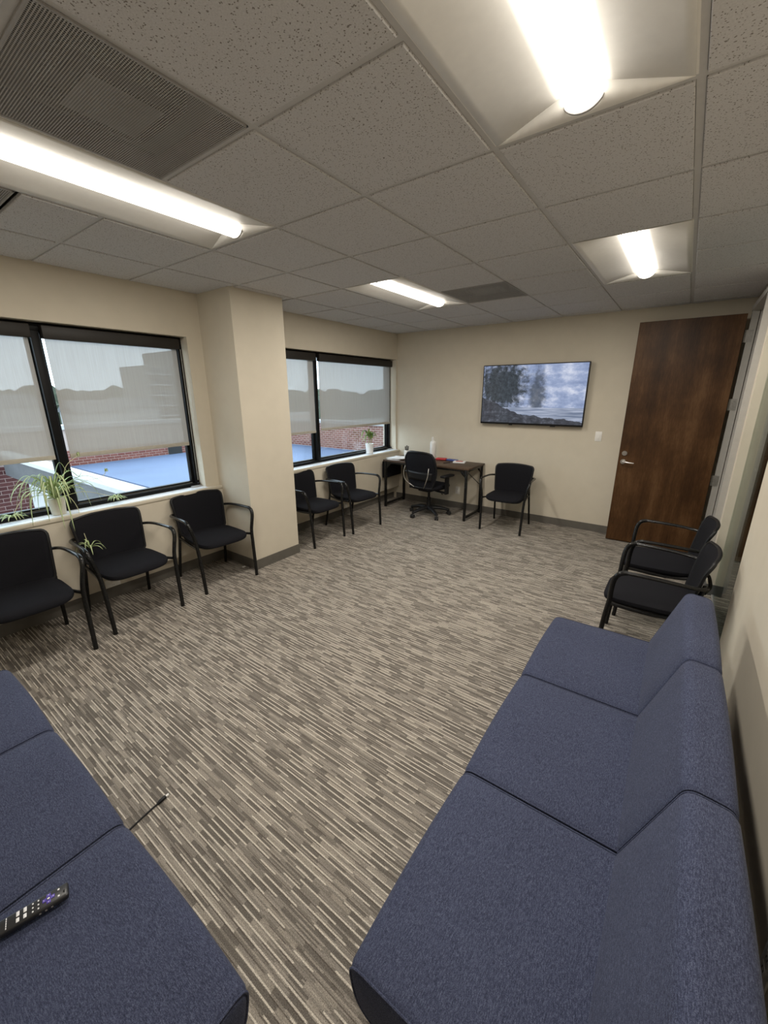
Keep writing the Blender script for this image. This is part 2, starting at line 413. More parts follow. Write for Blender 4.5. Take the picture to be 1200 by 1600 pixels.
# ------------------------------------------------------------------ room shell
XL, XR, YF, YN, H, T = -3.011, 1.128, 4.428, -1.66, 2.568, .6096
XB = -3.26; XC = 2.7
struct(box('floor', 'carpet', -3.26, XC, YN - .1, YF + .1, -.12, 0), 'grey and beige striped carpet floor')
W1 = (-1.50, 1.04); W2 = (1.86, 4.394); ZS, ZT = .82, 2.20
wl = MB()
wl.box(XB, -3.07, YN, YF, 0, .21)
wl.box(XB, -2.965, YN, YF, .21, .795)
wl.box(XB, XL, YN, YF, ZT, H + .2)
for a, b in ((YN, W1[0]), (W1[1], W2[0]), (W2[1], YF)): wl.box(XB, XL, a, b, .795, ZT)
struct(wl.build('wall_left', 'wall'), 'beige window wall')
struct(box('wall_far', 'wall', XB, XC, YF, YF + .12, 0, H + .2), 'beige wall behind the television')
struct(box('wall_near', 'wall', XB, XC, YN - .12, YN, 0, H + .2), 'beige wall behind the camera')
wr = MB(); YG0, YG1 = 1.825, 3.15; YD0, YD1 = 3.285, 4.27; XO = 1.245; ZD = 2.43
wr.box(XR, XO, YN, YG0, 0, H + .2); wr.box(XR, XO, YG1, YD0 - .03, 0, H + .2); wr.box(XR, XO, YD1 + .03, YF, 0, H + .2)
wr.box(XR, XO, YG0, YG1, ZD, H + .2); wr.box(XR, XO, YD0 - .03, YD1 + .03, ZD + .03, H + .2)
struct(wr.build('wall_right', 'wall'), 'beige wall with the door and glass sidelight')
struct(box('wall_column', 'wall', XL - .05, -2.518, 1.187, 1.754, 0, H + .05), 'square beige column between the windows')
# hall beyond the right wall
struct(box('wall_hall', 'wall', XC - .1, XC, YN, YF, 0, H + .2), 'hall wall')
hd = struct(MB().box(1.30, 2.25, YF - .03, YF - .001, 0.005, 2.25).build('door_2', 'door'), 'dark brown door at the end of the hall')
MB().cyl((1.40, YF - .03, .95), (1.40, YF - .08, .95), .012).build('door_handle', 'silver', hd, True)
# baseboards
bb = struct(MB().box(XL, XR, YF - .008, YF, 0, .095).build('baseboard_far', 'base'))
struct(MB().box(-3.07, -3.062, YN, 1.187, 0, .095).box(-3.07, -3.062, 1.754, YF - .008, 0, .095).build('baseboard_left', 'base'))
struct(MB().box(-2.518, -2.510, 1.179, 1.762, 0, .10).box(-3.062, -2.518, 1.179, 1.187, 0, .10).box(-3.062, -2.518, 1.754, 1.762, 0, .10).build('baseboard_column', 'base'))
struct(MB().box(XR - .008, XR, YN, YG0, 0, .10).box(XR - .008, XR, YG1 - .008, YD0 - .04, 0, .10).box(XR, XO + .008, YG1 - .008, YG1, 0, .10).build('baseboard_right', 'baseg'))

# ------------------------------------------------------------------ ceiling: plenum, grid runners, tiles
ceil = struct(box('ceiling', 'plenum', XB, XC, YN - .1, YF + .1, H + .17, H + .2), 'suspended ceiling of speckled lay-in tiles')
DXS = [XL] + [k * T for k in range(-4, 2)] + [XR]
DYS = [YN] + [k * T for k in range(-2, 8)] + [YF]
for x in DXS[1:-1]: box('grid_runner', 'grid', x - .012, x + .012, YN, YF, H + .0072, H + .012, ceil)
LIGHTS = [(0, -1), (-3, -1), (0, 3), (-3, 3)]            # column, first row (two cells long)
for y in DYS[1:-1]:
    for xa, xb in zip(DXS[:-1], DXS[1:]):
        if (round(xa / T), round(y / T) - 1) in LIGHTS: continue
        box('cross_tee', 'grid', xa, xb, y - .012, y + .012, H + .0078, H + .0125, ceil)
for a in ((XL, XL + .02, YN, YF), (XR - .02, XR, YN, YF), (XL, XR, YN, YN + .02), (XL, XR, YF - .02, YF)):
    box('wall_angle', 'grid', *a, H + .0065, H + .012, ceil)
VENTS = [(-2, -1), (-2, 4)]
taken = {(c, r + d) for c, r in LIGHTS for d in (0, 1)} | set(VENTS) | {(-4, -1)}
tmesh = {}
def tile(x0, x1, y0, y1):
    w, d = x1 - x0, y1 - y0; key = (round(w, 3), round(d, 3))
    if key not in tmesh:
        b = MB(); i = .0135; e = .003
        rs = [[Vector((sx * (w / 2 - q), sy * (d / 2 - q), z)) for sx, sy in ((-1, -1), (1, -1), (1, 1), (-1, 1))] for q, z in ((i, .016), (i, .003), (i + e, 0))]
        b.rings(rs); o = b.build('ceiling_tile', 'tile', ceil); tmesh[key] = o.data
    else:
        o = bpy.data.objects.new('ceiling_tile', tmesh[key]); C.objects.link(o); o.parent = ceil
    o.location = ((x0 + x1) / 2, (y0 + y1) / 2, H)
def cid(v): return round(v / T)
for i in range(len(DXS) - 1):
    for j in range(len(DYS) - 1):
        c = cid(DXS[i]) if i else -5; r = cid(DYS[j]) if j else -3
        if (c, r) in taken: continue
        tile(DXS[i], DXS[i + 1], DYS[j], DYS[j + 1])
tile(-4 * T, -3 * T, -.33, 0)

# ceiling lights
def troffer(c, r, label):
    x0, y0 = c * T, r * T; cx, cy = x0 + T / 2, y0 + T
    t = empty('ceiling_light', (cx, cy, H)); tag(t, label, 'ceiling light', 'recessed fluorescent troffers')
    hw, hl, zr = .292, .597, .052; lw = .060
    # curved side reflectors
    for s in (-1, 1):
        pr = []
        for k in range(9):
            q = k / 8; pr.append((s * (hw - (hw - lw) * q), .004 + (zr - .004) * q))
        MB().rings([[Vector((x, y, z)) for x, z in pr] for y in (-hl, hl)], closed=False, cap=False).build('reflector', 'reflector', t, True, solid=.002)
        # sloped end plates
        e = MB(); ye = s * hl; yi = s * (hl - .055)
        arc = [(-hw + 2 * hw * k / 16) for k in range(17)]
        def zz(x):
            q = max(0., min(1., (hw - abs(x)) / (hw - lw))); return .004 + (zr - .004) * q
        e.rings([[Vector((x, ye, .003)) for x in arc], [Vector((x, ye - s * .055 * (zz(x) - .003) / zr, zz(x) + .001)) for x in arc]], closed=False, cap=False)
        e.build('end_plate', 'reflector', t, True, solid=.0015)
        box('edge_flange', 'reflector', s * hw - .006, s * hw + .006, -hl, hl, .006, .012, t)
    fr = MB()
    fr.box(-hw - .01, hw + .01, -hl - .01, hl + .01, .075, .082)
    fr.build('housing', 'steelgrey', t)
    L = hl - .030; n = 18
    def arcp(y, k=1.0): return [Vector((lw * math.cos(PI * i / n) * k, y, zr - .004 - (.047 * math.sin(PI * i / n)) * k)) for i in range(n + 1)]
    le = MB().rings([arcp(-L, .3), arcp(-L, 1)] + [arcp(-L + 2 * L * k / 6) for k in range(7)] + [arcp(L, .3)], closed=False, cap=False)
    le.build('diffuser', 'lens', t, True)
    ld = bpy.data.lights.new('troffer_lamp', 'AREA'); ld.shape = 'RECTANGLE'; ld.size = .085; ld.size_y = 1.04; ld.energy = LAMP_W; ld.color = (1.0, .94, .85)
    lo_ = bpy.data.objects.new('troffer_lamp', ld); C.objects.link(lo_); lo_.parent = t; lo_.location = (0, 0, -.002)
    for s in (-1, 1):
        yb = s * (L + .004)
        MB().rings([[p + Vector((0, 0, 0)) for p in arcp(yb - .004, 1.05)], [p for p in arcp(yb + .004, 1.05)]], closed=False, cap=False).build('diffuser_end_cap', 'steelgrey', t, True, solid=.002)
troffer(0, -1, 'lit ceiling troffer at the top edge of the picture, nearest above the blue sofa')
troffer(-3, -1, 'long lit ceiling troffer at the left, beside the big perforated vent')
troffer(0, 3, 'lit ceiling troffer nearest the wooden door')
troffer(-3, 3, 'lit ceiling troffer near the far window, left of the far grey vent')
def vent(x0, x1, y0, y1, label, box_behind=False):
    t = empty('ceiling_vent', ((x0 + x1) / 2, (y0 + y1) / 2, H)); w, d = (x1 - x0) / 2 - .013, (y1 - y0) / 2 - .013
    tag(t, label, 'vent')
    MB().grid(lambda u, v: Vector((-w + 2 * w * u, -d + 2 * d * v, .003)), 1, 1).build('perforated_panel', 'perf', t)
    bk_ = MB().box(-w, w, -d, d, .085, .09)
    for a in ((-w, -w + .003, -d, d), (w - .003, w, -d, d), (-w, w, -d, -d + .003), (-w, w, d - .003, d)): bk_.box(*a, .008, .085)
    bk_.build('backing', 'duct', t)
    if d > .2:
        nk = MB()
        for q, z0_, z1_ in ((.16, .030, .084), (.11, .020, .030)): nk.rings([[Vector((sx * q, sy * q, z)) for sx, sy in ((-1, -1), (1, -1), (1, 1), (-1, 1))] for z in (z0_, z1_)], cap=False)
        nk.box(-.11, .11, -.11, .11, .018, .021); nk.build('duct_neck', 'duct2', t)
    f = MB()
    for a in ((-w - .002, w + .002, -d - .002, -d + .005), (-w - .002, w + .002, d - .005, d + .002), (-w - .002, -w + .005, -d, d), (w - .005, w + .002, -d, d)): f.box(*a, .0015, .0065)
    f.build('rim', 'steelgrey', t)
    return t
vent(-2 * T, -T, -T, 0, 'large perforated grey return vent in the near ceiling')
vent(-2 * T, -T, 4 * T, 5 * T, 'perforated grey vent beside the far ceiling troffer')
vent(-4 * T, -3 * T, -T, -.33, 'narrow dark vent cut off at the left edge of the ceiling')
# hall ceiling with an added, unseen light panel that keeps the hall from going dark
struct(MB().box(XO, XC, YN, YF, H, H + .02).build('ceiling_hall', 'tile'))
hl_ = tag(MB().box(1.6, 2.2, 1.9, 3.1, H - .012, H - .001).build('added_hall_light', 'hallfill'), 'added unseen panel light that brightens the hall beyond the glass', 'ceiling light')

# ------------------------------------------------------------------ windows, sills, shades
def window(n, y0, y1, ym, label):
    w = empty('window_%d' % n, (0, 0, 0)); struct(w, label)
    xo, xi = -3.215, -3.115; fw = .036
    box('frame_head', 'frame', xo, xi, y0, y1, ZT - .055, ZT, w, .003)
    box('frame_sill', 'frame', xo, xi, y0, y1, ZS + .002, ZS + .034, w, .003)
    for a, b in ((y0, y0 + fw), (y1 - fw, y1)): box('frame_jamb', 'frame', xo, xi, a, b, ZS + .034, ZT - .055, w, .003)
    box('mullion', 'frame', xo, xi + .012, ym - .026, ym + .026, ZS + .034, ZT - .055, w, .003)
    for a, b in ((y0 + fw, ym - .026), (ym + .026, y1 - fw)):
        box('sash_rail', 'frame', xo + .02, xi - .035, a, b, ZS + .034, ZS + .054, w, .002)
        for p, q in ((a, a + .022), (b - .022, b)): box('sash_stile', 'frame', xo + .02, xi - .035, p, q, ZS + .054, ZT - .055, w, .002)
        box('glazing_bead', 'silver', xi - .035, xi - .032, a + .022, b - .022, ZS + .036, ZS + .041, w)
        box('glass_pane', 'glass', xo + .040, xo + .046, a + .022, b - .022, ZS + .054, ZT - .055, w)
    box('jamb_track', 'silver', xi - .002, xi + .002, y1 - .018, y1 - .012, ZS + .06, ZT - .1, w)
    k = MB().tube([(xi, y1 - .02, ZS + .03), (xi + .03, y1 - .02, ZS + .03)], .010, 10); k.build('corner_knob', 'blkplast', w, True)
    box('corner_bracket', 'steelgrey', xi + .001, xi + .06, y1 - .10, y1 - .01, ZS + .001, ZS + .012, w, .002)
    return w
window(1, W1[0], W1[1], -.035, 'black framed sliding window beside the column, nearest the camera')
window(2, W2[0], W2[1], 2.735, 'black framed sliding window next to the desk corner')
def sill(n, y0, y1):
    s = MB(); s.box(-3.21, -3.0205, y0, y1, ZS - .022, ZS, .002); s.box(-3.0205, -2.972, y0, y1, ZS + .0003, ZS + .003)
    for k in (-3.085, -3.055): s.box(k, k + .006, y0, y1, ZS, ZS + .003)
    return struct(s.build('trim_%d' % n, 'sill'), 'pale window sill')
sill(1, *W1); sill(2, *W2)
for n, (a, b) in ((3, (YN, 1.187)), (4, (1.754, YF))):
    s = MB().box(-3.02, -2.955, a, b, .790, .82, .004); struct(s.build('trim_%d' % n, 'wall', None, True), 'beige ledge below the window')
def shade(y0, y1, zb, label):
    t = empty('roller_shade', (-3.13, (y0 + y1) / 2, ZT - .055)); tag(t, label, 'window shade', 'roller shades')
    w = (y1 - y0) / 2; z0 = zb - (ZT - .055)
    cs = MB().box(.018, .075, -w, w, -.052, .035, .006); cs.build('cassette', 'cassette', t, True)
    MB().grid(lambda u, v: Vector((.027, -w + .018 + (2 * w - .03) * u, z0 + .03 + (-.07 - z0) * v)), 1, 1).build('fabric', 'shade', t)
    MB().box(.022, .032, -w + .018, w - .012, z0, z0 + .032, .003).build('hem_bar', 'hem', t, True)
shade(-.003, .992, 1.232, 'half drawn roller shade left of the column, wider half of the near window')
shade(-1.47, -.068, 1.232, 'half drawn roller shade cut by the left edge of the picture')
shade(2.767, 4.36, 1.232, 'half drawn roller shade above the potted dracaena')
shade(1.89, 2.703, 1.215, 'half drawn roller shade just right of the column')

# ------------------------------------------------------------------ door, frame, sidelight
d = empty('door_1', (1.09, 4.245, 0)); struct(d, 'tall brown stained wooden door standing open')
lf = MB().box(.20, 1.058, 4.202, 4.246, .012, 2.405, .002).build('door_leaf', 'door', None); lf.parent = d; lf.matrix_parent_inverse = Matrix.Translation((-1.09, -4.245, 0))
def dpart(o): o.parent = d; o.matrix_parent_inverse = Matrix.Translation((-1.09, -4.245, 0)); return o
lv = dpart(MB().lathe([(.0, -.012), (.027, -.012), (.027, -.004), (.024, 0), (.0, 0)], n=24).build('lever_handle', 'silver', None, True))
bpy.context.view_layer.update()
lv.data.transform(Matrix.Translation((.252, 4.202, .95)) @ Matrix.Rotation(PI / 2, 4, 'X') @ Matrix.Rotation(PI, 4, 'X') @ Matrix.Translation((0, 0, 0)))
dpart(MB().tube([(.252, 4.205, .95), (.252, 4.165, .95), (.262, 4.155, .95), (.30, 4.152, .948), (.362, 4.155, .943)], [.010, .010, .010, .009, .007], 10, 4).build('lever', 'silver', None, True))
dpart(MB().cyl((.255, 4.204, 1.045), (.255, 4.188, 1.045), .026, 24).cyl((.255, 4.190, 1.045), (.255, 4.180, 1.045), .014, 16).build('deadbolt', 'silver', None, True))
dpart(box('latch_plate', 'silver', .1985, .2005, 4.212, 4.236, .90, 1.0))
for z in (2.21, 1.585, .82, .22):
    dpart(MB().box(1.066, 1.128, 4.2475, 4.2505, z - .055, z + .055).cyl((1.068, 4.240, z - .055), (1.068, 4.240, z + .055), .007, 10).build('hinge', 'hinge', None, True))
fj = MB(); fj.box(1.090, 1.142, 4.251, 4.302, 0, ZD).box(1.148, 1.262, 4.240, 4.302, 0, ZD)
fj.box(1.085, 1.142, 3.253, 3.298, 0, ZD).box(1.142, 1.262, 3.253, 3.308, 0, ZD)
fj.box(1.085, 1.262, 3.253, 4.302, ZD, ZD + .045)
struct(fj.build('trim_5', 'jamb'), 'grey steel door frame')
w3 = empty('window_3'); struct(w3, 'floor to ceiling glass sidelight beside the door')
box('glass_pane', 'glass2', 1.183, 1.191, YG0 + .002, YG1 - .002, .012, ZD - .004, w3)
box('floor_channel', 'steelgrey', 1.176, 1.198, YG0, YG1, 0, .012, w3)
for a in (YG0 + .001,): box('side_channel', 'steelgrey', 1.176, 1.198, a, a + .012, .012, ZD - .004, w3)

# ------------------------------------------------------------------ sofas (three seats, facing local +Y)
def rounded(poly, rad, n=6):
    out = []
    P = [Vector((p[0], p[1])) for p in poly]; N = len(P)
    for i in range(N):
        a, b, c = P[i - 1], P[i], P[(i + 1) % N]; r = rad[i]
        if r <= 0: out.append(b); continue
        u = (a - b).normalized(); v = (c - b).normalized()
        for k in range(n + 1):
            t = k / n; p0 = b + u * r; p2 = b + v * r
            out.append((1 - t) ** 2 * p0 + 2 * t * (1 - t) * b + t * t * p2)
    return out
def inset(P, q):
    N = len(P); out = []
    for i in range(N):
        e1 = (P[i] - P[i - 1]); e2 = (P[(i + 1) % N] - P[i])
        t = (e1.normalized() if e1.length > 1e-9 else Vector((0, 0))) + (e2.normalized() if e2.length > 1e-9 else Vector((0, 0)))
        t = t.normalized(); nrm = Vector((-t.y, t.x)); out.append(P[i] + nrm * q)
    return out
def cushion(prof, x0, x1, r=.022, crown=.006):
    # prof: points (depth, z), counter-clockwise so that inset() moves inward
    b = MB(); W = x1 - x0; rs = []
    st = [(0, r), (.12 * r, r * .55), (.35 * r, r * .25), (r, 0)]
    xs = [(x0 + s, q) for s, q in st] + [(x0 + r + (W - 2 * r) * k / 6, -crown * math.sin(PI * k / 6)) for k in range(1, 6)] + [(x1 - s, q) for s, q in reversed(st)]
    for x, q in xs: rs.append([Vector((x, -p.x, p.y)) for p in inset(prof, q)])
    return b.rings(rs)
def ccw(P):
    A = sum(P[i - 1].x * P[i].y - P[i].x * P[i - 1].y for i in range(len(P)))
    return P if A > 0 else list(reversed(P))
def sofa(name, loc, rz, label):
    t = empty(name, loc, rz); tag(t, label, 'sofa'); w = .6365
    seat = ccw(rounded([(0.0, .425), (.56, .432), (.56, .27), (.03, .262)], [.055, .03, .03, .075]))
    back = ccw(rounded([(.490, .432), (.600, .760), (.712, .748), (.730, .27), (.52, .27)], [.012, .035, .035, .02, .02]))
    for k in range(3):
        x0 = -1.5 * w + k * w
        c = cushion(seat, x0 + .0015, x0 + w - .0015).build('seat_cushion', 'fabric', t, True)
        for xx in (x0 + .006, x0 + w - .006):
            rg = [Vector((xx, -p.x, p.y)) for p in inset(seat, .006)]
            MB().tube(rg + [rg[0]], .0030, 6).build('piping', 'fabric', c, True)
        bc = cushion(back, x0 + .0015, x0 + w - .0015, .018, .004).build('back_cushion', 'fabric', t, True)
        for xx in (x0 + .005, x0 + w - .005):
            rg = [Vector((xx, -p.x, p.y)) for p in inset(back, .005)]
            MB().tube(rg + [rg[0]], .0028, 6).build('piping', 'fabric', bc, True)
    L = 1.5 * w
    box('base_frame', 'blkmetal', -L + .03, L - .03, -.68, -.09, .225, .268, t, .004)
    for sx in (-1, 1):
        for dd in (.10, .66):
            x = sx * (L - .10)
            MB().tube([(x, -dd, .226), (x + sx * .02, -dd + (.02 if dd < .3 else -.02), 0)], [.026, .017], 14).build('leg', 'leg', t, True)
    return t
sofa('sofa', (.282, .296, 0), PI / 2, 'long blue three-seat sofa along the right wall')
sofa('sofa', (-.818, -.805, 0), 0, 'blue sofa at the lower left with a remote control on it')

# ------------------------------------------------------------------ guest chairs (facing local +X)
def guest_chair():
    t = empty('guest_chair')
    # seat: rounded plan, crowned
    def outline(k=1.0, n=48):
        P = []
        for i in range(n):
            a = 2 * PI * i / n; ca, sa = math.cos(a), math.sin(a); e = 2 / 4.2
            x = math.copysign(abs(ca) ** e, ca); y = math.copysign(abs(sa) ** e, sa)
            hw = .238 - .012 * (1 - x) / 2
            P.append((.045 + .245 * x * k, hw * y * k))
        return P
    rs = []
    for k, z in ((.80, .405), (.93, .408), (.985, .418), (1.0, .430), (.985, .444), (.93, .452), (.75, .458), (.4, .460), (.05, .460)):
        rs.append([Vector((x, y, z - .022 * max(0, (x - .18) / .12) ** 2)) for x, y in outline(k)])
    MB().rings(rs).build('seat', 'blkseat', t, True)
    rs = [[Vector((x, y, z)) for x, y in outline(k)] for k, z in ((.70, .388), (.90, .392), (.93, .406))]
    MB().rings(rs).build('seat_pan', 'blkplast', t, True)
    # back: curved mesh panel with frame
    def bp(u, v):  # u 0..1 across, v 0..1 up
        y = (u - .5) * 2; hw = .218 + .028 * v - .045 * (1 - math.sqrt(max(0, 1 - (max(0, v - .88) / .12) ** 2))) - .03 * (1 - math.sqrt(max(0, 1 - (max(0, .08 - v) / .08) ** 2)))
        x = -.150 - .060 * v - .030 * (1 - y * y) - .022 * max(0, (v - .75) / .25) ** 2
        z = .435 + .365 * v - .012 * y * y * v
        return Vector((x, y * hw, z))
    MB().grid(lambda u, v: bp(u, .5 - .5 * math.cos(PI * v)), 14, 22).build('back_mesh', 'blkseat', t, True, solid=.012)
    N = 10
    loop = [bp(k / N, 0) for k in range(N)] + [bp(1, .5 - .5 * math.cos(PI * k / 20)) for k in range(20)] + [bp(1 - k / N, 1) for k in range(N)] + [bp(0, .5 + .5 * math.cos(PI * k / 20)) for k in range(20)]
    MB().tube(loop + [loop[0]], .0105, 8).build('back_frame', 'blkplast', t, True)
    for s in (-1, 1):
        MB().tube([(.272, s * .256, 0), (.252, s * .262, .30), (.238, s * .268, .44), (.236, s * .280, .52), (.228, s * .298, .60), (.205, s * .304, .645), (.165, s * .303, .661)], .0150, 10, 5).build('leg', 'blkmetal', t, True)
        MB().tube([(.168, s * .303, .661), (.05, s * .298, .660), (-.08, s * .292, .654), (-.165, s * .278, .646), (-.212, s * .245, .640), (-.222, s * .205, .636)], .0145, 10, 5, flat=.8).build('armrest', 'blkmetal', t, True)
        MB().tube([(-.272, s * .238, 0), (-.230, s * .230, .22), (-.188, s * .222, .43), (-.196, s * .215, .55), (-.216, s * .207, .645)], .0130, 10, 4).build('leg', 'blkmetal', t, True)
        MB().tube([(-.185, s * .222, .415), (0, s * .226, .395), (.236, s * .266, .420)], .0115, 8, 4).build('side_rail', 'blkmetal', t, True)
        for x, y in ((.272, s * .256), (-.272, s * .238)): pass
    MB().tube([(-.216, -.206, .60), (-.245, -.1, .60), (-.25, 0, .60), (-.245, .1, .60), (-.216, .206, .60)], .010, 8, 4).build('back_brace', 'blkmetal', t, True)
    return t
g0 = guest_chair()
CH = [ # front-foot centre x, y, facing angle
    (-2.62, -.555, -.03, 'black guest chair cut off by the left edge, leftmost under the window'),
    (-2.698, .108, .0, 'black guest chair with a dangling spider plantlet over its arm'),
    (-2.705, .868, -.065, 'black guest chair tucked against the near side of the column'),
    (-2.723, 2.19, .0, 'black guest chair partly hidden behind the column'),
    (-2.655, 2.85, -.10, 'black guest chair below the far window, beside the desk'),
]
spots = [(x, y, a, l) for x, y, a, l in CH]
spots += [(-.955, 3.965, -PI / 2 + .06, 'black guest chair under the wall television, right of the desk'),
          (.772, 1.87, PI, 'black guest chair on the right, nearer to the blue sofa'),
          (.795, 2.56, PI + .03, 'black guest chair on the right, nearer to the wooden door')]
for i, (x, y, a, l) in enumerate(spots):
    o = g0 if i == 0 else copy_tree(g0)
    o.location = (x, y, 0); o.rotation_euler = (0, 0, a); tag(o, l, 'chair', 'black guest chairs along the walls')

# ------------------------------------------------------------------ desk
t = empty('desk', (-2.172, 4.128, 0)); tag(t, 'dark wood top desk with black metal legs in the far corner', 'desk')
hx, hy = .702, .278
box('desk_top', 'desk', -hx, hx, -hy, hy, .712, .735, t, .002)
for s in (-1, 1):
    for q in (-1, 1):
        box('leg', 'blkmetal', s * (hx - .035) - .016, s * (hx - .035) + .016, q * (hy - .02) - .016, q * (hy - .02) + .016, 0, .712, t, .002)
        g = MB(); x = s * (hx - .035); y = q * (hy - .0365)
        g.rings([[Vector((x + s * k, y, .70)), Vector((x + s * k, y - q * .10, .70)), Vector((x + s * k, y, .60))] for k in (-.004, .004)])
        g.build('gusset', 'blkmetal', t)
        g = MB(); x = s * (hx - .052); y = q * (hy - .02)
        g.rings([[Vector((x, y + k, .70)), Vector((x - s * .10, y + k, .70)), Vector((x, y + k, .60))] for k in (-.004, .004)])
        g.build('gusset', 'blkmetal', t)
    box('foot_rail', 'blkmetal', s * (hx - .035) - .014, s * (hx - .035) + .014, -hy + .036, hy - .036, .03, .058, t, .002)
    box('top_rail', 'blkmetal', s * (hx - .035) - .014, s * (hx - .035) + .014, -hy + .036, hy - .036, .685, .711, t, .002)
MB().tube([(hx - .035, -hy + .05, .68), (hx - .035, hy - .04, .42)], .006, 8).build('diagonal_brace', 'blkmetal', t, True)
for q in (-1, 1): box('apron_rail', 'blkmetal', -hx + .053, hx - .053, q * (hy - .02) - .012, q * (hy - .02) + .012, .685, .711, t, .002)
MB().box(-hx - .055, -hx + .015, -hy + .05, hy - .07, .44, .70, .012).build('storage_pouch', 'blkseat', t, True)

# ------------------------------------------------------------------ task chair (facing local +Y)
def task_chair():
    t = empty('task_chair', (-2.065, 3.86, 0), math.radians(-8)); tag(t, 'black mesh swivel task chair pushed up to the desk', 'chair')
    for k in range(5):
        a = math.radians(-30 + 72 * k); ca, sa = math.cos(a), math.sin(a)
        sp = MB().tube([(ca * .03, sa * .03, .115), (ca * .16, sa * .16, .105), (ca * .295, sa * .295, .075)], [.038, .032, .022], 10, 4, flat=.8).build('spoke', 'blkplast', t, True)
        px, py = ca * .295, sa * .295; ta = a + 1.0 + k; tx, ty = math.cos(ta), math.sin(ta)
        cs = MB().cyl((px - tx * .024, py - ty * .024, .028), (px - tx * .006, py - ty * .006, .028), .028, 16).cyl((px + tx * .006, py + ty * .006, .028), (px + tx * .024, py + ty * .024, .028), .028, 16).cyl((px, py, .03), (px, py, .085), .009, 8)
        cs.build('caster', 'rubber', t, True)
    MB().lathe([(.036, .08), (.038, .13), (.030, .15), (.030, .26), (.018, .265), (.018, .37)], n=20).build('gas_column', 'blkplast', t, True)
    MB().box(-.10, .10, -.13, .10, .365, .405, .01).build('tilt_mechanism', 'blkplast', t, True)
    MB().tube([(.08, 0, .385), (.20, .0, .375), (.225, .0, .345), (.24, 0, .345)], .006, 8, 3).build('lever', 'blkmetal', t, True)
    rs = []
    def ol(k, n=40):
        P = []
        for i in range(n):
            a = 2 * PI * i / n; e = 2 / 3.4; x = math.copysign(abs(math.cos(a)) ** e, math.cos(a)); y = math.copysign(abs(math.sin(a)) ** e, math.sin(a))
            P.append((.255 * x * k, .01 + .245 * y * k))
        return P
    for k, z in ((.8, .408), (.95, .412), (1, .44), (.97, .465), (.88, .477), (.5, .482), (.05, .482)):
        rs.append([Vector((x, y, z - .03 * max(0, (y - .14) / .12) ** 2)) for x, y in ol(k)])
    MB().rings(rs).build('seat', 'blkseat', t, True)
    # backrest
    def bp(u, v):
        a = (u - .5) * 2; hw = .235 * math.sin(PI * min(1, .30 + .62 * v)) ** .55 if v < .5 else .235 * (1 - .30 * max(0, (v - .70) / .30) ** 2.2)
        hw = .175 + .065 * math.sin(PI * min(.5, v * .8)) if v < .6 else .24 * (1 - .22 * ((v - .6) / .4) ** 3)
        x = a * hw * 1.1; z = .445 + .495 * v - .05 * (abs(a) ** 3) * max(0, v - .5)
        y = -.235 - .045 * v + .045 * a * a - .035 * math.sin(PI * min(1, v * 1.3)) * -1 * .6
        return Vector((x, y, z))
    t_m = MB().grid(bp, 16, 16).build('back_mesh', 'blkseat', t, True, solid=.006)
    N = 12
    loop = [bp(k / N, 0) for k in range(N)] + [bp(1, k / N) for k in range(N)] + [bp(1 - k / N, 1) for k in range(N)] + [bp(0, 1 - k / N) for k in range(N)]
    MB().tube(loop + [loop[0]], .014, 8).build('back_frame', 'blkplast', t, True)
    MB().grid(lambda u, v: bp(.08 + .84 * u, .22 + .22 * v) + Vector((0, -.02, 0)), 10, 4).build('lumbar_pad', 'blkplast', t, True, solid=.014)
    for s in (-1, 1):
        MB().tube([(s * .205, -.29, .74), (s * .21, -.315, .64), (s * .17, -.31, .53), (s * .05, -.20, .41)], .0055, 8, 5).build('back_support', 'silver', t, True)
        MB().box(s * .315 - .016, s * .315 + .016, -.05, .02, .36, .60, .006).build('arm_post', 'blkplast', t, True)
        MB().tube([(s * .315, -.01, .375), (s * .20, -.01, .375), (s * .09, -.01, .385)], .016, 8, 2).build('arm_bracket', 'blkplast', t, True)
        MB().box(s * .315 - .042, s * .315 + .042, -.13, .11, .60, .632, .014, 3).build('arm_pad', 'blkplast', t, True)
    return t
task_chair()

# ------------------------------------------------------------------ television
t = empty('television', (-.902, YF - .075, 1.30)); tag(t, 'wall mounted flat television showing a bluish landscape', 'television')
box('bezel', 'blkplast', -.655, .655, 0, .035, 0, .755, t, .004)
sc = box('screen', 'screen', 0, 1.286, 0, .002, 0, .722, t); sc.location = (-.643, -.0015, .022)
box('rear_housing', 'blkplast', -.45, .45, .035, .055, .10, .55, t, .006)
box('wall_mount', 'blkmetal', -.20, .20, .055, .0745, .2, .5, t)
for x, w in ((-.235, .022), (.305, .03)): box('sensor_bump', 'blkplast', x - w, x + w, .004, .026, -.011, .002, t, .003)

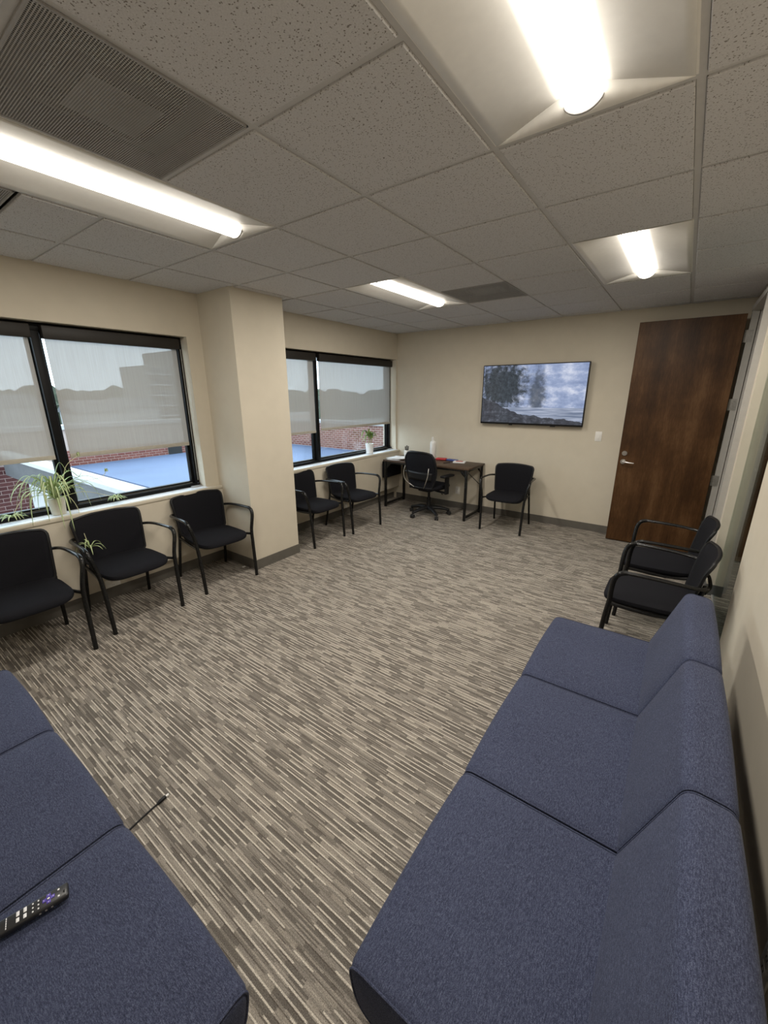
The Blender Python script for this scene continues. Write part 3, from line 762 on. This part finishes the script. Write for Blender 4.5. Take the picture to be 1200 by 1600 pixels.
# ------------------------------------------------------------------ switch and outlets
def plate(name, loc, rz, label, cat, rocker=True, w=.036, h=.058):
    t = empty(name, loc, rz); tag(t, label, cat)
    MB().box(-w, w, -.006, -.0002, -h, h, .002).build('cover_plate', 'plastic', t, True)
    if rocker: MB().box(-.0165, .0165, -.010, -.006, -.033, .033, .0015).build('rocker', 'plastic', t, True)
    else:
        for z in (-.0195, .0195):
            MB().box(-.0165, .0165, -.0075, -.006, z - .0135, z + .0135, .001).build('socket_face', 'plastic', t, True)
            for x in (-.006, .006): box('slot', 'dark', x - .001, x + .001, -.0079, -.0074, z - .004, z + .005, t)
plate('light_switch', (-.068, YF, 1.194), 0, 'white rocker light switch between the television and door', 'light switch')
plate('wall_outlet', (-1.885, YF, .278), 0, 'white wall outlet under the desk', 'outlet', False)
plate('wall_outlet', (-3.07, .105, .135), PI / 2, 'white outlet plate low on the wall behind the chair with the plantlet', 'outlet', False, .058, .036)
plate('wall_outlet', (-3.07, 3.18, .14), PI / 2, 'small white outlet low under the far window', 'outlet', False)
plate('wall_outlet', (XR, .0, .312), -PI / 2, 'white outlet low on the right wall behind the sofa', 'outlet', False)

# ------------------------------------------------------------------ plants
def ribbon(pts, w, mat, parent, name='leaf', fold=.25, k=6):
    P = spline([Vector(p) for p in pts], k); n = len(P); b = MB(); uvs = []; rows = []
    for i, p in enumerate(P):
        d = (P[min(i + 1, n - 1)] - P[max(i - 1, 0)]).normalized()
        side = d.cross(Vector((0, 0, 1)))
        side = side.normalized() if side.length > 1e-4 else Vector((1, 0, 0))
        up = side.cross(d).normalized(); q = i / (n - 1)
        ww = w * (min(1, .55 + q * 2.0) * (1 - q ** 3)) + .0006
        rows.append([b.bm.verts.new(p - side * ww + up * ww * fold), b.bm.verts.new(p), b.bm.verts.new(p + side * ww + up * ww * fold)])
    uv = b.bm.loops.layers.uv.new('UVMap')
    for i in range(n - 1):
        for j in range(2):
            f = b.bm.faces.new((rows[i][j], rows[i][j + 1], rows[i + 1][j + 1], rows[i + 1][j]))
            for lp, (uu, vv) in zip(f.loops, ((j, i), (j + 1, i), (j + 1, i + 1), (j, i + 1))): lp[uv].uv = (uu / 2, vv / n)
    return b.build(name, mat, parent, True, solid=.0007)
def spider():
    base = Vector((-3.055, -.150, .8235)); t = empty('spider_plant', base); tag(t, 'spider plant with long runners in a cream pot on the sill', 'potted plant')
    MB().lathe([(.0, 0), (.043, 0), (.046, .004), (.055, .125), (.058, .128), (.052, .130), (.049, .118), (.0, .118)], n=28).build('pot', 'pot', t, True)
    MB().lathe([(.0, .110), (.049, .112), (.03, .120), (.0, .121)], n=20).build('soil', 'soil', t, True)
    O = Vector((0, 0, .12)); rr = random.Random(11)
    def arch(dx, dy, h, drop, w=.0065):
        e = Vector((dx, dy, 0)); ribbon([O + e * .03, O + e * .22 + Vector((0, 0, h * .62)), O + e * .58 + Vector((0, 0, h)), O + e * .86 + Vector((0, 0, h * .72)), O + e + Vector((0, 0, h - drop))], w, 'leaf', t)
    fixed = [(.10, -.24, .10, .16), (.14, -.20, .06, .20), (.17, -.03, .02, .22), (.19, .02, .03, .26), (.05, -.27, .16, .12), (.08, .27, .10, .16), (.10, .24, .13, .10), (.05, .33, .15, .10), (.12, .18, .08, .16), (.02, .12, .27, .05), (.03, -.02, .16, .0), (.0, -.10, .20, .02), (.06, .05, .20, .02), (.02, .20, .20, .06), (.13, -.10, .05, .18)]
    for f in fixed: arch(*f, w=.010)
    for k in range(34):
        a = rr.uniform(-2.3, 2.3); L = rr.uniform(.12, .27); h = rr.uniform(.07, .20)
        dx = L * math.cos(a) * .75; dx = max(dx, -.045)
        arch(dx, L * math.sin(a), h, rr.uniform(.02, .16), rr.uniform(.007, .010))
    def plantlet(c, n, L, sd, sq=1.0, par=None):
        r2 = random.Random(sd); c = Vector(c)
        for k in range(n):
            a = 2 * PI * k / n + r2.uniform(-.3, .3); l = L * r2.uniform(.6, 1.1); e = Vector((math.cos(a) * l, math.sin(a) * l, 0))
            hh = r2.uniform(.01, .05) * sq
            ribbon([c, c + e * .4 + Vector((0, 0, hh)), c + e * .75 + Vector((0, 0, hh * .7)), c + e + Vector((0, 0, -hh * .6 * sq))], .0055, 'leaf', par)
    def runner(pts, sd, n, L, sq=1.0, r=.0017):
        o = MB().tube(pts, r, 6, 6).build('runner', 'runner', t, True)
        plantlet(pts[-1], n, L, sd, sq, o)
    runner([O, (.06, .06, .14), (.085, .10, .03), (.12, .085, -.08), (.225, .078, -.258)], 3, 9, .10, 1.4)
    runner([O, (.06, -.12, .20), (.08, -.22, .16), (.07, -.285, .055)], 5, 18, .085, .6)
    runner([O, (.04, .16, .15), (.05, .30, .10), (.035, .395, .045)], 8, 20, .075, .6)
    runner([O, (.05, .08, .20), (.06, .20, .235), (.07, .30, .245), (.075, .345, .29)], 9, 4, .02, .6)
    runner([O, (.03, .05, .22), (.03, .10, .36), (.03, .19, .43)], 10, 3, .015, .6)
spider()
def dracaena():
    base = Vector((-3.055, 3.755, .8235)); t = empty('dracaena_plant', base); tag(t, 'small dracaena in a white ribbed pot on the far sill', 'potted plant')
    n = 40; rs = []
    for r, z, q in ((.045, .012, 0), (.050, .014, 1), (.062, .148, 1), (.065, .152, 0), (.058, .152, 0), (.055, .135, 0), (.002, .135, 0)):
        rs.append([Vector(((r + (.0016 if (q and k % 2) else 0)) * math.cos(2 * PI * k / n), (r + (.0016 if (q and k % 2) else 0)) * math.sin(2 * PI * k / n), z)) for k in range(n)])
    MB().rings(rs).build('pot', 'potw', t, True)
    MB().lathe([(.0, 0), (.052, 0), (.060, .012), (.056, .013), (.0, .010)], n=28).build('saucer', 'potw', t, True)
    MB().lathe([(.0, .125), (.053, .136), (.0, .140)], n=20).build('soil', 'soil', t, True)
    rr = random.Random(4)
    for x, y, h in ((.0, -.022, .27), (.005, .028, .235)):
        MB().tube([(x, y, .13), (x + .004, y + .002, .2), (x, y, h)], .0055, 8, 3).build('cane', 'trunk', t, True)
        for k in range(11):
            a = 2.4 * k; L = rr.uniform(.10, .17); e = Vector((math.cos(a) * L * .6, math.sin(a) * L, 0)); e.x = max(e.x, -.045)
            z0 = h - .01 * (k % 4); up = rr.uniform(.02, .13)
            c = Vector((x, y, z0))
            ribbon([c, c + e * .35 + Vector((0, 0, up * .8)), c + e * .75 + Vector((0, 0, up)), c + e * 1.05 + Vector((0, 0, up - rr.uniform(.03, .12)))], .011, 'leaf2', t)
dracaena()

# ------------------------------------------------------------------ things on the desk
ZT_ = .7352
for k, (x, y, a, l) in enumerate(((-2.74, 4.03, .12, 'lowest white paper sheet at the left end of the desk'), (-2.76, 4.06, -.1, 'middle white paper sheet at the left end of the desk'), (-2.70, 4.05, .3, 'topmost white paper sheet at the left end of the desk'))):
    o = MB().grid(lambda u, v: Vector(((u - .5) * .216, (v - .5) * .28, .002 + .004 * (u - .5) ** 2 * 4)), 6, 6).build('paper_sheet', 'paper', None, True, solid=.003)
    o.location = (x, y, ZT_ + .010 * k); o.rotation_euler = (0, 0, a); tag(o, l, 'paper', 'papers on the desk')
cup = tag(MB().lathe([(.0, 0), (.038, 0), (.040, .004), (.042, .115), (.039, .115), (.036, .008), (.0, .008)], n=28).build('pen_cup', 'plastic', None, True), 'white cup of black pens at the back of the desk', 'pen cup')
cup.location = (-2.70, 4.245, ZT_)
for k in range(6):
    a = k * 1.05; p = MB().tube([(math.cos(a) * .010, math.sin(a) * .010, .0), (math.cos(a) * .026, math.sin(a) * .026, .155 + .01 * (k % 3))], .0075, 10).build('marker_pen', 'blkplast', None, True)
    p.location = (-2.70, 4.245, ZT_ + .0085); tag(p, 'black marker pen standing in the white cup', 'pen', 'pens in the white cup')
bt = empty('spray_bottle', (-2.285, 4.33, ZT_)); tag(bt, 'tall white cylindrical bottle on the desk against the wall', 'bottle')
MB().lathe([(.0, 0), (.040, 0), (.043, .005), (.043, .24), (.038, .262), (.018, .28), (.018, .295)], n=28).build('body', 'potw', bt, True)
MB().lathe([(.020, .288), (.021, .325), (.012, .332), (.0, .332)], n=20).build('cap', 'plastic', bt, True)
pc = MB().box(-.08, .08, -.045, .045, 0, .030, .012, 3).build('snack_packet', 'red', None, True); pc.location = (-2.13, 4.33, ZT_); pc.rotation_euler = (0, 0, .15); tag(pc, 'crumpled red packet beside the white bottle', 'packet')
pc = MB().box(-.085, .085, -.04, .04, 0, .024, .010, 3).build('snack_packet', 'blue', None, True); pc.location = (-1.955, 4.335, ZT_); pc.rotation_euler = (0, 0, -.1); tag(pc, 'blue packet between the red packet and booklet', 'packet')
bk = empty('booklet', (-1.80, 4.26, ZT_), .25); tag(bk, 'small white booklet with red cover print on the desk', 'booklet')
MB().box(-.085, .085, -.06, .06, 0, .018, .001).build('pages', 'paper', bk); MB().box(-.05, .05, -.04, .035, .0182, .0192).build('cover_print', 'red', bk)
pn = MB().tube([(-.06, 0, .005), (.05, 0, .005), (.062, 0, .005)], [.0045, .0045, .001], 8).build('pen', 'blkplast', None, True); pn.location = (-1.93, 4.12, ZT_ + .0005); pn.rotation_euler = (0, 0, 1.1); tag(pn, 'black pen lying in the middle of the desk', 'pen')

# ------------------------------------------------------------------ remote and cable
def remote():
    t = empty('remote_control', (-.412, -1.058, .4405), math.radians(-15)); tag(t, 'black remote control with purple buttons on the blue sofa', 'remote control')
    MB().box(-.020, .020, -.071, .071, 0, .017, .006, 3).build('body', 'remote', t, True)
    z = .0168
    def b(name, mat, x, y, w, h, k=.0015, bev=.0008): MB().box(x - w, x + w, y - h, y + h, z, z + k, bev).build(name, mat, t, True)
    MB().box(-.0045, .0045, .018, .043, z, z + .0018, .0008).box(-.0125, .0125, .026, .035, z, z + .0018, .0008).build('direction_pad', 'purple', t, True)
    b('ok_button', 'btn', 0, .0305, .002, .0025, .0024, .0004)
    for x, y in ((-.0095, .0305), (.0095, .0305), (0, .040), (0, .021)): b('arrow_mark', 'btn', x, y, .0008, .0008, .0022, .0002)
    b('power_button', 'blkplast', 0.004, .062, .0035, .002)
    for x in (-.009, .009): b('button', 'btn', x, .051, .0022, .0022)
    for y in (.010, -.001):
        for x in (-.0105, 0, .0105): b('button', 'btn', x, y, .002, .0016)
    for y in (-.016, -.030):
        for x, w in ((-.008, .0062), (.008, .0055)): b('shortcut_button', 'btn', x, y, w, .0032)
    for k in range(5): b('printed_line', 'btn', -.012 + k * .006, -.052, .0024, .0009, .0005, .0002)
    for k in range(3): MB().box(.0195, .0206, .010 + k * .012, .014 + k * .012, .006, .010).build('side_button', 'steelgrey', t)
remote()
t = empty('charging_cable', (-.84, -.70, 0)); tag(t, 'thin black cable with a small metal plug on the carpet by the lower left sofa', 'cable')
MB().tube([(.10, -.40, .0045), (.05, -.2, .0045), (.012, -.05, .0045), (-.004, .04, .0045), (-.008, .092, .006)], .0036, 8, 6).build('cord', 'blkplast', t, True)
MB().tube([(-.008, .090, .006), (-.010, .104, .0075), (-.011, .128, .0085)], [.005, .0080, .0075], 10).build('plug', 'blkplast', t, True)
box('plug_tip', 'plastic', -.0155, -.0065, .127, .141, .005, .0115, t)
o = MB().grid(lambda u, v: Vector(((u - .5) * .035, (v - .5) * .03, .008 + .007 * math.sin(9 * u + 5 * v) * math.cos(7 * v))), 8, 8).build('plastic_scrap', 'plastic', None, True, solid=.0006)
o.location = (-2.67, 1.14, 0.0); tag(o, 'tiny scrap of clear plastic on the carpet beside the column', 'litter')

# ------------------------------------------------------------------ outside the windows
def bricks(wall, n, along, z0, z1, a0, a1, pos, mat):
    me = None; row = 0; z = z0
    while z + .065 <= z1 + .001:
        a = a0 - (.105 if row % 2 else 0)
        while a < a1:
            b0, b1 = max(a, a0), min(a + .20, a1)
            if b1 - b0 > .03:
                full = abs((b1 - b0) - .20) < 1e-4
                if full and me is not None:
                    o = bpy.data.objects.new('brick', me); C.objects.link(o)
                else:
                    h = (b1 - b0) / 2
                    o = MB().box(-.03, .003, -h, h, -.0325, .0325).build('brick', mat)
                    if full: me = o.data
                o.parent = wall; o.location = (pos, (b0 + b1) / 2, z + .0325)
            a += .21
        z += .075; row += 1
roof = tag(MB().box(-13.5, -3.3, 3.0, 10.3, -.36, -.31).build('flat_roof', 'roof'), 'pale blue flat roof outside the windows', 'roof')
w1 = empty('brick_parapet', (-13.6, 6.6, -.4)); tag(w1, 'red brick parapet with white coping across the blue roof', 'brick wall')
def out_part(o, par):
    o.parent = par; o.matrix_parent_inverse = Matrix.Translation(-Vector(par.location)); return o
out_part(box('masonry_core', 'mortar', -13.85, -13.51, -6, 13, -3, .74), w1)
out_part(box('coping', 'coping', -13.9, -13.44, -6, 13, .74, .86), w1)
out_part(box('roof_hatch_opening', 'dark', -13.52, -13.47, 5.86, 6.33, -.31, -.07), w1)
def bricks_on(par, *a, **k):
    before = set(o.name for o in C.objects); bricks(None, *a, **k)
    for o in [o for o in C.objects if o.name not in before]: out_part(o, par)
bricks_on(w1, 0, 'y', -.305, .16, 2.6, 5.85, -13.51, 'brick1')
bricks_on(w1, 0, 'y', -.305, .16, 6.34, 6.9, -13.51, 'brick1')
w2 = empty('brick_wall', (-9, 10.4, -.4)); tag(w2, 'red brick wall behind the potted dracaena outside', 'brick wall')
out_part(box('masonry', 'bricktex', -13.5, -3.3, 10.3, 10.6, -3, .62), w2); out_part(box('coping', 'coping', -13.5, -3.3, 10.24, 10.66, .62, .72), w2)
w4 = empty('brick_building', (-9.6, 0, -3)); tag(w4, 'dark red brick wall outside at the left edge', 'brick wall')
out_part(box('masonry_core', 'mortar2', -9.9, -9.51, -4, 1.10, -3, .8), w4)
bricks_on(w4, 0, 'y', -.72, .40, .05, 1.10, -9.51, 'brick2')
out_part(box('corner_panel', 'coping', -9.9, -9.48, 1.10, 1.42, -3, .05), w4)
cn = empty('canopy', (-6.5, .8, .6)); tag(cn, 'grey metal canopy with a white top edge just outside the near window', 'canopy')
out_part(box('fascia', 'fascia', -9.44, -3.4, .80, .86, .25, .64), cn); out_part(box('white_edge', 'coping', -9.44, -3.4, .70, .92, .64, .70), cn)
lo = tag(MB().box(-13.4, -8.9, 1.45, 2.99, -.8, -.7).build('paved_terrace', 'redtile'), 'red paved strip beyond the white canopy edge', 'paving')
lo = tag(MB().box(-8.9, -3.3, .95, 3.0, -.8, -.7).build('gravel_strip', 'gravel'), 'dark gravel strip below the blue roof edge', 'gravel')
lo = tag(MB().box(-9.5, -3.3, -4, .80, -1.3, -1.2).build('lower_roof', 'fascia'), 'pale lower roof under the canopy', 'roof')
gd = MB().box(-400, -14, -300, 400, -9, -8.5).build('outdoor_ground', 'ground'); gd['kind'] = 'structure'
rr = random.Random(3)
b = MB()
for k in range(260):
    y = rr.uniform(-60, 240); x = -108 - rr.uniform(0, 50) ; r = rr.uniform(2.2, 4.2); z = -2.2 + rr.uniform(-1.0, 1.6)
    bm = bmesh.new(); bmesh.ops.create_icosphere(bm, subdivisions=2, radius=r)
    for v in bm.verts: v.co *= rr.uniform(.88, 1.12)
    b.merge(bm, Matrix.Translation((x, y, z)) @ Matrix.Diagonal((1, 1.3, 1.15, 1)))
b.box(-170, -106, -80, 260, -8.5, -.5)
tr = b.build('distant_woodland', 'wood_far'); tr['kind'] = 'stuff'; tag(tr, 'hazy line of distant trees beyond the shades', 'trees')
for k, (y, x, w, h) in enumerate(((14, -70, 5, 2.2), (22, -64, 7, 1.4), (31, -75, 6, 1.6))):
    hs = empty('distant_house', (x, y, -8.5)); tag(hs, ('low pale house far left', 'wide pale house in the middle distance', 'pale house right of the wider one')[k] + ' behind the near shade', 'house')
    box('walls', 'coping', -3, 3, -w / 2, w / 2, 0, 6.5 + h, hs)
    MB().rings([[Vector((sx * 3.3, -w / 2 - .3, 6.5 + h)), Vector((0, -w / 2 - .3, 8 + h)), Vector((0, w / 2 + .3, 8 + h)), Vector((sx * 3.3, w / 2 + .3, 6.5 + h))] for sx in (-1, 1)]).build('roof', 'fascia', hs)
tw = empty('apartment_tower', (-92, 47.2, -8.5)); tag(tw, 'stepped apartment tower on the skyline behind the near shade', 'building')
for y0, y1, zt in ((-7.6, -2.5, 15.6), (-2.5, 2.2, 18.6), (2.2, 7.4, 17.2)):
    box('tower_block', 'tower', -6, 6, y0, y1, 0, zt, tw)
    for z in range(2, int(zt), 2):
        box('window_band', 'towerw', 6, 6.1, y0 + .5, y1 - .5, z, z + 1.1, tw); box('balcony_slab', 'coping', 6, 7.2, y0 - .3, y1 - .9, z - .25, z, tw)
